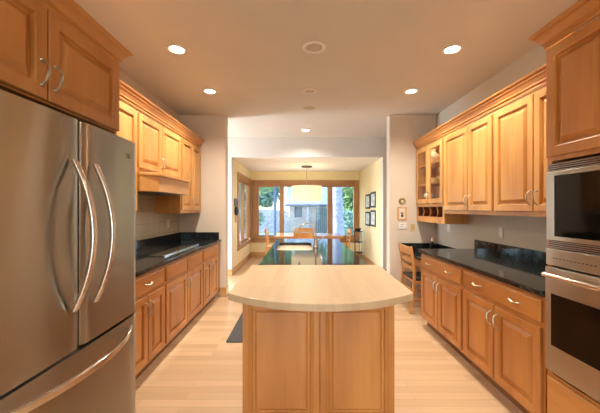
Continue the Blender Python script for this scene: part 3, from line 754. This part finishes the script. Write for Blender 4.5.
# iron stand
r = thing('plant_stand', 'thin wrought iron stand against the yellow wall by the window', 'stand', (1.56, 8.10, 0))
for sx in (-.09, .09):
    for sy in (-.09, .09): MB().tube([(1.56+sx, 8.10+sy, 0), (1.56+sx*.8, 8.10+sy*.8, .4), (1.56+sx, 8.10+sy, .78)], .007, 8).build('leg', 'iron', r, smooth=True)
for z in (.22, .5, .785):
    m = MB(); m.lathe([(.001, 0), (.13, 0), (.14, .008), (.13, .016), (.001, .012)], (1.56, 8.10, z), 20); m.build('shelf', 'iron', r, smooth=True)
o = MB().lathe([(.001, 0), (.05, 0), (.09, .05), (.095, .07), (.088, .07), (.045, .01), (.001, .01)], (1.56, 8.10, .803), 18).build('dark_bowl', 'bronze', smooth=True)
tag(o, 'dark shallow bowl on top of the iron stand', 'bowl')

# ------------------------------------------------------------------ pendant
r = thing('pendant_lamp', 'large cream drum pendant lamp hanging over the dining table', 'lamp', (.17, 7.60, 1.60))
MB().lathe([(.382, 1.60), (.382, 1.975), (.378, 1.975), (.378, 1.60), (.382, 1.60)], (.17, 7.60, 0), 40).build('lamp_shade', 'shade_fabric', r, smooth=True)
MB().lathe([(.001, 1.612), (.377, 1.612), (.377, 1.618), (.001, 1.618)], (.17, 7.60, 0), 40).build('diffuser', 'shade_lining', r, smooth=True)
MB().tube([(.17, 7.60, 1.62), (.17, 7.60, 2.45)], .006, 8).build('stem', 'nickel', r, smooth=True)
m = MB(); m.tube([(-.207, 7.60, 1.97), (.547, 7.60, 1.97)], .004, 6).tube([(.17, 7.223, 1.97), (.17, 7.977, 1.97)], .004, 6); m.build('spider_frame', 'nickel', r)
MB().lathe([(.001, 2.45), (.13, 2.45), (.14, 2.46), (.14, 2.484), (.001, 2.484)], (.17, 7.60, 0), 28).build('canopy', 'bronze', r, smooth=True)
pl = add_light('pendant_bulb', 'POINT', (.17, 7.60, 1.80), 6, (1, .84, .62), shadow_soft_size=.08)

# ------------------------------------------------------------------ ceiling fixtures
def can(loc, label, lit=True, R=.088):
    r = thing('recessed_light' if lit else 'unlit_recessed_light', label, 'ceiling light', loc, 'lit recessed ceiling lights' if lit else 'unlit fixtures along the ceiling centre')
    x, y, z = loc
    MB().lathe([(R*.70, 0), (R*.78, -.012), (R, -.007), (R, -.0005), (R*.70, -.0005), (R*.70, 0)], loc, 32).build('trim_ring', 'can_trim', r, smooth=True)
    if lit:
        MB().lathe([(.001, -.006), (R*.69, -.004), (R*.69, -.001), (.001, -.001)], loc, 24).build('lens', 'lamp_glow', r, smooth=True)
    else:
        MB().lathe([(.001, -.001), (R*.69, -.001), (R*.69, -.004), (R*.45, -.006), (R*.4, -.002), (.001, -.002)], loc, 24).build('baffle', 'recess_grey', r, smooth=True)
    return r
cans = [((-1.15, 2.80), 'lit recessed light over the cooktop aisle, nearer the refrigerator'), ((-1.14, 3.80), 'lit recessed light over the cooktop aisle, farther from the refrigerator'),
        ((1.42, 2.80), 'lit recessed light over the oven aisle, nearer the wall oven'), ((1.41, 3.80), 'lit recessed light over the oven aisle, nearer the glass-door cabinet'),
        ((.11, 5.69), 'lit recessed light in the passage before the dining room header')]
first = None
for (x, y), lab in cans:
    if first is None: first = can((x, y, 2.9), lab)
    else: dup(first, (x, y, 2.9), lab)
for x, y in ((-1.15, 1.6), (1.42, 1.6), (-1.15, .2), (1.42, .2), (-1.15, -1.4), (1.42, -1.4), (.11, -2.4)):
    dup(first, (x, y, 2.9), 'lit recessed light in the part of the kitchen around and behind the viewer')
for (x, y) in [c[0] for c in cans] + [(-1.15, 1.6), (1.42, 1.6), (-1.15, .2), (1.42, .2), (-1.15, -1.4), (1.42, -1.4)]:
    f_ = .8 if y > 5 else 1 if y > 2 else .55 if y > 1 else .4
    add_light('recessed_bulb', 'SPOT', (x, y, 2.886), CAN_POWER*f_, CAN_COLOR, direction=(0, 0, -1), spot_size=math.radians(150), spot_blend=.9, shadow_soft_size=.06)
can((.13, 2.77, 2.9), 'largest unlit round ceiling fixture nearest the viewer, above the island', False, .108)
can((.127, 3.80, 2.9), 'smaller unlit round white fixture, middle one of the ceiling centre row', False, .088)
o = MB().lathe([(.001, -.006), (.082, -.006), (.086, -.001), (.001, -.001)], (.134, 4.45, 2.9), 28).build('ceiling_speaker', 'speaker_cloth', smooth=True)
tag(o, 'flush tan round cover on the ceiling, beyond the unlit white fixtures', 'speaker')

# ------------------------------------------------------------------ on the walls
def wall_box(name, label, cat, side, plane, u0, u1, z0, z1, fm, im, border, t=.02, parts=None, group=None):
    r = thing(name, label, cat, pt(side, plane, (u0+u1)/2, z0), group)
    m = MB()
    rings_panel(m, side, plane, u0, u1, z0, z1, [(0, .001), (0, t), (border*.8, t), (border, t-.006), (border, t-.008)] )
    m.build('frame', fm, r)
    m = MB(); rings_panel(m, side, plane, u0+border, u1-border, z0+border, z1-border, [(0, t-.0078), (0, t-.006), (.001, t-.0055)]); m.build('picture', im, r)
    return r
gp = 'black picture frames on the yellow wall'
for (u0, u1, z0, z1, lab) in ((7.40, 7.87, 1.40, 1.77, 'black-framed picture, upper one nearer the window of four on the yellow wall'), (6.86, 7.31, 1.43, 1.80, 'black-framed picture, upper one farther from the window of four'),
                              (7.40, 7.87, .97, 1.33, 'black-framed picture, lower one nearer the window of four on the yellow wall'), (6.86, 7.31, .985, 1.37, 'black-framed picture, lower one farther from the window of four')):
    wall_box('picture_frame', lab, 'picture', 'R', 1.735, u0, u1, z0, z1, 'black_matte', 'picture_paper', .045, group=gp)
k = 62.6
def fx(px): return (px-300)/k
def fz_(py): return 1.41-(py-208.5)/k
r = wall_box('framed_silhouette', 'small wood-framed picture of a dark figure, below the round medallion', 'picture', 'F', YP, fx(397.3), fx(406.3), fz_(220), fz_(207), 'chair_wood', 'cream_paper', .022)
m = MB(); cx, cz = fx(401.8), fz_(214.3)
m.lathe([(.001, -.0165), (.018, -.0165), (.02, -.0145), (.001, -.0145)], (cx, YP, cz-.025), 14, axis='y'); m.box(cx-.006, cx+.006, YP-.0165, YP-.0145, cz-.01, cz+.035); m.box(cx-.018, cx-.010, YP-.0165, YP-.0145, cz, cz+.04); m.box(cx+.012, cx+.018, YP-.0165, YP-.0145, cz-.005, cz+.03)
m.build('figure', 'black_matte', r)
r = thing('wall_medallion', 'round brass medallion with pale centre on the wall above the wood-framed picture', 'medallion', (fx(402), YP-.01, fz_(204.5)))
MB().lathe([(.022, -.002), (.022, -.012), (.045, -.018), (.056, -.010), (.056, -.002), (.022, -.002)], (fx(402), YP, fz_(201.2)), 24, axis='y').build('rim', 'old_brass', r, smooth=True)
MB().lathe([(.001, -.002), (.0215, -.002), (.0215, -.008), (.001, -.010)], (fx(402), YP, fz_(201.2)), 18, axis='y').build('centre', 'cream_paper', r, smooth=True)
r = thing('intercom_plate', 'white wall plate with small dark buttons below the wood-framed picture', 'wall plate', (fx(402.5), YP-.01, fz_(229)))
MB().box(fx(398.7), fx(406), YP-.016, YP-.001, fz_(229), fz_(221.8)).build('cover', 'white_plastic', r, bev=.003)
m = MB()
for i, (dx, dz) in enumerate(((-.03, .01), (-.005, .012), (-.022, -.02))): m.box(fx(402.5)+dx, fx(402.5)+dx+.012, YP-.018, YP-.0165, fz_(225.5)+dz, fz_(225.5)+dz+.009)
m.build('buttons', 'black_matte', r)
r = thing('light_switch', 'brass-coloured switch plate between the white wall plate and the desk nook', 'switch', (fx(412.5), YP-.01, fz_(231.5)))
MB().box(fx(410.3), fx(414.9), YP-.008, YP-.001, fz_(231.5), fz_(223.8)).build('plate', 'almond_plastic', r, bev=.002)
MB().box(fx(412.6)-.006, fx(412.6)+.006, YP-.016, YP-.0085, fz_(228.6), fz_(226.6)).build('toggle', 'old_brass', r)
def outlet(side, plane, u, z, label):
    r = thing('wall_outlet', label, 'outlet', pt(side, plane, u, z-.06), 'outlets above the counters')
    m = MB(); rings_panel(m, side, plane, u-.036, u+.036, z-.058, z+.058, [(0, .0005), (0, .004), (.004, .006), (.01, .006)]); m.build('plate', 'white_plastic', r)
    m = MB()
    for dz in (-.022, .022): rings_panel(m, side, plane, u-.015, u+.015, z+dz-.013, z+dz+.013, [(0, .0062), (0, .0075), (.003, .0085)])
    m.build('receptacles', 'china_white', r)
outlet('L', XL+.009, 4.37, 1.19, 'white outlet on the tiled wall above the cooktop counter')
outlet('R', XR-.009, 3.22, 1.15, 'white outlet above the black backsplash near the wall oven')
outlet('R', XR-.009, 4.36, 1.13, 'white outlet on the wall above the low desk')
r = thing('wall_ornament', 'small dark wall ornament with brown plaque above and tan tag below, beside the side window', 'ornament', (-1.42, 6.62, 1.11))
m = MB(); rings_panel(m, 'L', -1.43, 6.50, 6.76, 1.46, 1.63, [(0, .001), (0, .018), (.02, .022), (.025, .016)]); m.build('plaque', 'bronze', r)
MB().lathe([(.001, .001), (.10, .001), (.10, .03), (.06, .06), (.001, .065)], (-1.43, 6.64, 1.355), 20, axis='x').build('dark_disc', 'black_matte', r, smooth=True)
MB().box(-1.429, -1.414, 6.58, 6.72, 1.10, 1.245).build('tag', 'chair_wood', r)
# objects on the side window sill
for k_, (y, h, lab) in enumerate(((7.05, .06, 'small pale pot on the side window sill, nearest the ornament'), (8.30, .05, 'small pale pot on the side window sill, near the room corner'))):
    o = MB().lathe([(.001, 0), (.018, 0), (.024, h), (.020, h), (.014, .01), (.001, .01)], (-1.402, y, .557), 14).build('small_pot', 'china_white', smooth=True); tag(o, lab, 'pot')

# ------------------------------------------------------------------ outdoors
struct('ground', MB().box(-40, 40, YB+.15, 70, -.65, -.5), 'ground_cover')
struct('ground_side', MB().box(-40, -3.75, -40, YB+.10, -.65, -.5), 'ground_cover')
struct('ground_rear', MB().box(-3.70, 40, -40, -3.65, -.65, -.5), 'ground_cover')
struct('patio', MB().box(-6, 9, YB+.2, 22, -.499, -.45), 'patio_stone')
HY = 24.0
r = thing('brick_house', 'low brick house with grey-blue roof beyond the wide window', 'house', (1.2, 26.0, -.5))
m = MB(); m.box(-.85, 5.5, HY, 29.5, -.5, 1.72); m.build('wall', 'house_brick', r)
m = MB(); m.prism([(HY-.35, 1.60), (HY-.35, 1.72), (27.4, 3.55), (30.8, 1.72), (30.8, 1.60)], 'x', -1.15, 5.9); m.build('roof', 'roof_shingle', r)
m = MB(); m.box(-1.2, 6.0, HY-.46, HY-.36, 1.56, 1.74); m.build('gutter', 'slate_trim', r)
wf = MB().box(-.44, .16, HY-.06, HY-.001, .70, 1.56).build('window', 'fence_wood', r)
MB().box(-.38, .10, HY-.07, HY-.061, 1.15, 1.50).build('pane', 'slate_trim', wf); MB().box(-.38, .10, HY-.07, HY-.061, .76, 1.10).build('pane', 'slate_trim', wf)
for x in (.55, 1.35): MB().box(x, x+.16, HY-.36, HY-.20, -.5, 1.59).build('porch_post', 'stone_wall', r)
r = thing('garden_wall', 'low grey stone garden wall to the side of the brick house', 'wall', (-4, 22, -.5))
m = MB(); m.prism([(-9, -.5), (-.9, -.5), (-.9, 1.2), (-2.6, 1.35), (-9, 1.35)], 'y', 24.2, 24.6); m.build('stonework', 'stone_wall', r)
r = thing('wood_fence', 'dark weathered wooden fence panel in front of the brick house', 'fence', (1.9, 20, -.5))
for k in range(11): MB().box(1.05+k*.13, 1.165+k*.13, 19.98, 20.02, -.49, 1.45-.02*(k % 3)).build('board', 'fence_wood', r)
MB().box(1.05, 2.47, 20.021, 20.06, 1.0, 1.1).build('rail', 'fence_wood', r)

def tree(name, label, trunk_pts, radii, bark, blobs, leafm, nleaf, seed, size=.16):
    rnd = random.Random(seed); base = trunk_pts[0]
    r = thing(name, label, 'tree', base, 'trees and bushes outside')
    if radii:
        m = MB(); m.tube(trunk_pts, radii, 14); m.build('trunk', bark, r, smooth=True)
        m = MB(); top = Vector(trunk_pts[-1])
        for (c, rr) in blobs[:5]: m.tube([top*.55+Vector(trunk_pts[-2])*.45, (top+Vector(c))/2+Vector((0, 0, .2)), Vector(c)], [radii[-1]*.8, radii[-1]*.5, radii[-1]*.2], 6)
        m.build('branches', bark, r)
    m = MB(); bm = m.bm
    for _ in range(nleaf):
        c, rr = rnd.choice(blobs)
        d = Vector((rnd.gauss(0, 1), rnd.gauss(0, 1), rnd.gauss(0, 1))).normalized()*(rr*rnd.random()**.45)
        p = Vector(c)+Vector((d.x, d.y, d.z*.8)); p.z = max(p.z, -.44)
        u = Vector((rnd.gauss(0, 1), rnd.gauss(0, 1), rnd.gauss(0, 1))).normalized(); v = u.orthogonal().normalized(); s = size*rnd.uniform(.6, 1.3)
        bm.faces.new([bm.verts.new(p-u*s), bm.verts.new(p+v*s*.45), bm.verts.new(p+u*s), bm.verts.new(p-v*s*.45)])
    org = ORG[r.name]
    for v in bm.verts: v.co -= org
    me = bpy.data.meshes.new('foliage'); bm.to_mesh(me); bm.free(); me.materials.append(MATS[leafm])
    o = bpy.data.objects.new('foliage', me); COL.objects.link(o); o.parent = r
    return r
G = -.5
tree('pale_trunk_tree', 'large tree with pale bluish trunk filling the narrow right-hand window', [(1.68, 13, G), (1.64, 13, 1.5), (1.56, 13, 4), (1.6, 13, 7)], [.26, .215, .19, .15], 'bark_pale', [((1.2, 13.5, 7.5), 1.8), ((3.2, 14, 6.5), 1.6), ((.2, 14, 7), 1.5)], 'leaf_bright', 2600, 1)
tree('slim_tree', 'slim dark-trunked tree seen through the narrow left-hand window', [(-1.36, 16, G), (-1.33, 16, 2), (-1.3, 16, 5)], [.09, .075, .05], 'bark_dark', [((-1.9, 16.4, 4.2), 1.5), ((-.7, 16.5, 4.6), 1.3), ((-2.4, 17, 3.0), 1.1), ((-1.2, 17, 3.4), .9)], 'leaf_bright', 2600, 2)
tree('leafy_tree', 'broad leafy tree behind the stone garden wall', [(-4.6, 29, G), (-4.5, 29, 2), (-4.4, 29, 4)], [.25, .2, .15], 'bark_dark', [((-4.6, 29, 4.4), 2.3), ((-3.2, 29.2, 4.0), 1.7), ((-6.5, 29, 4), 2.4), ((-2.2, 29.2, 5.0), 1.3), ((-3.3, 28.4, 2.6), 1.4), ((-5.4, 28.4, 2.2), 1.5)], 'leaf_blue', 5200, 3, .26)
tree('leafy_tree', 'bright green tree beside the fence seen through the narrow right-hand window', [(4.1, 20.5, G), (4.1, 20.5, 1.5), (4.0, 20.5, 3)], [.2, .16, .12], 'bark_dark', [((3.7, 20.5, 3.4), 1.5), ((4.7, 20.5, 2.6), 1.4), ((3.1, 20.7, 2.3), .8), ((3.7, 20.5, 1.5), .9), ((3.5, 20.8, 4.4), 1.3)], 'leaf_bright', 2400, 4, .2)
tree('leafy_tree', 'tall dark tree behind the brick house roof', [(4.5, 38, G), (4.5, 38, 3), (4.5, 38, 5)], [.3, .25, .2], 'bark_dark', [((4.5, 38, 6), 3.2), ((8, 38, 6), 3), ((.8, 38, 6.5), 2.8), ((-3, 39, 6.4), 3.0), ((-7, 39, 5.5), 3.0), ((6.5, 37, 3.2), 2.4), ((9.5, 37, 3), 2.4)], 'leaf_deep', 5000, 5, .34)
tree('leafy_bush', 'green bush at the foot of the wooden fence', [(2.75, 18.5, G)], None, '', [((2.8, 18.5, .3), .75), ((3.4, 18.6, .1), .6), ((2.9, 18.7, .9), .5)], 'leaf_blue', 1500, 6, .11)
tree('leafy_bush', 'green bush in front of the stone garden wall', [(-3.1, 21, G)], None, '', [((-3.2, 21, .7), .75), ((-3.6, 21, 1.5), .6), ((-4.2, 21, .5), .8)], 'leaf_deep', 1500, 7, .12)
tree('leafy_tree', 'tree close outside the side window', [(-5.5, 12.5, G), (-5.4, 12.5, 1.8), (-5.3, 12.5, 3)], [.2, .16, .12], 'bark_dark', [((-5.3, 12.5, 4), 1.7), ((-6.4, 12.4, 3.2), 1.4), ((-4.9, 13.6, 3.4), 1.3)], 'leaf_bright', 3000, 8, .18)
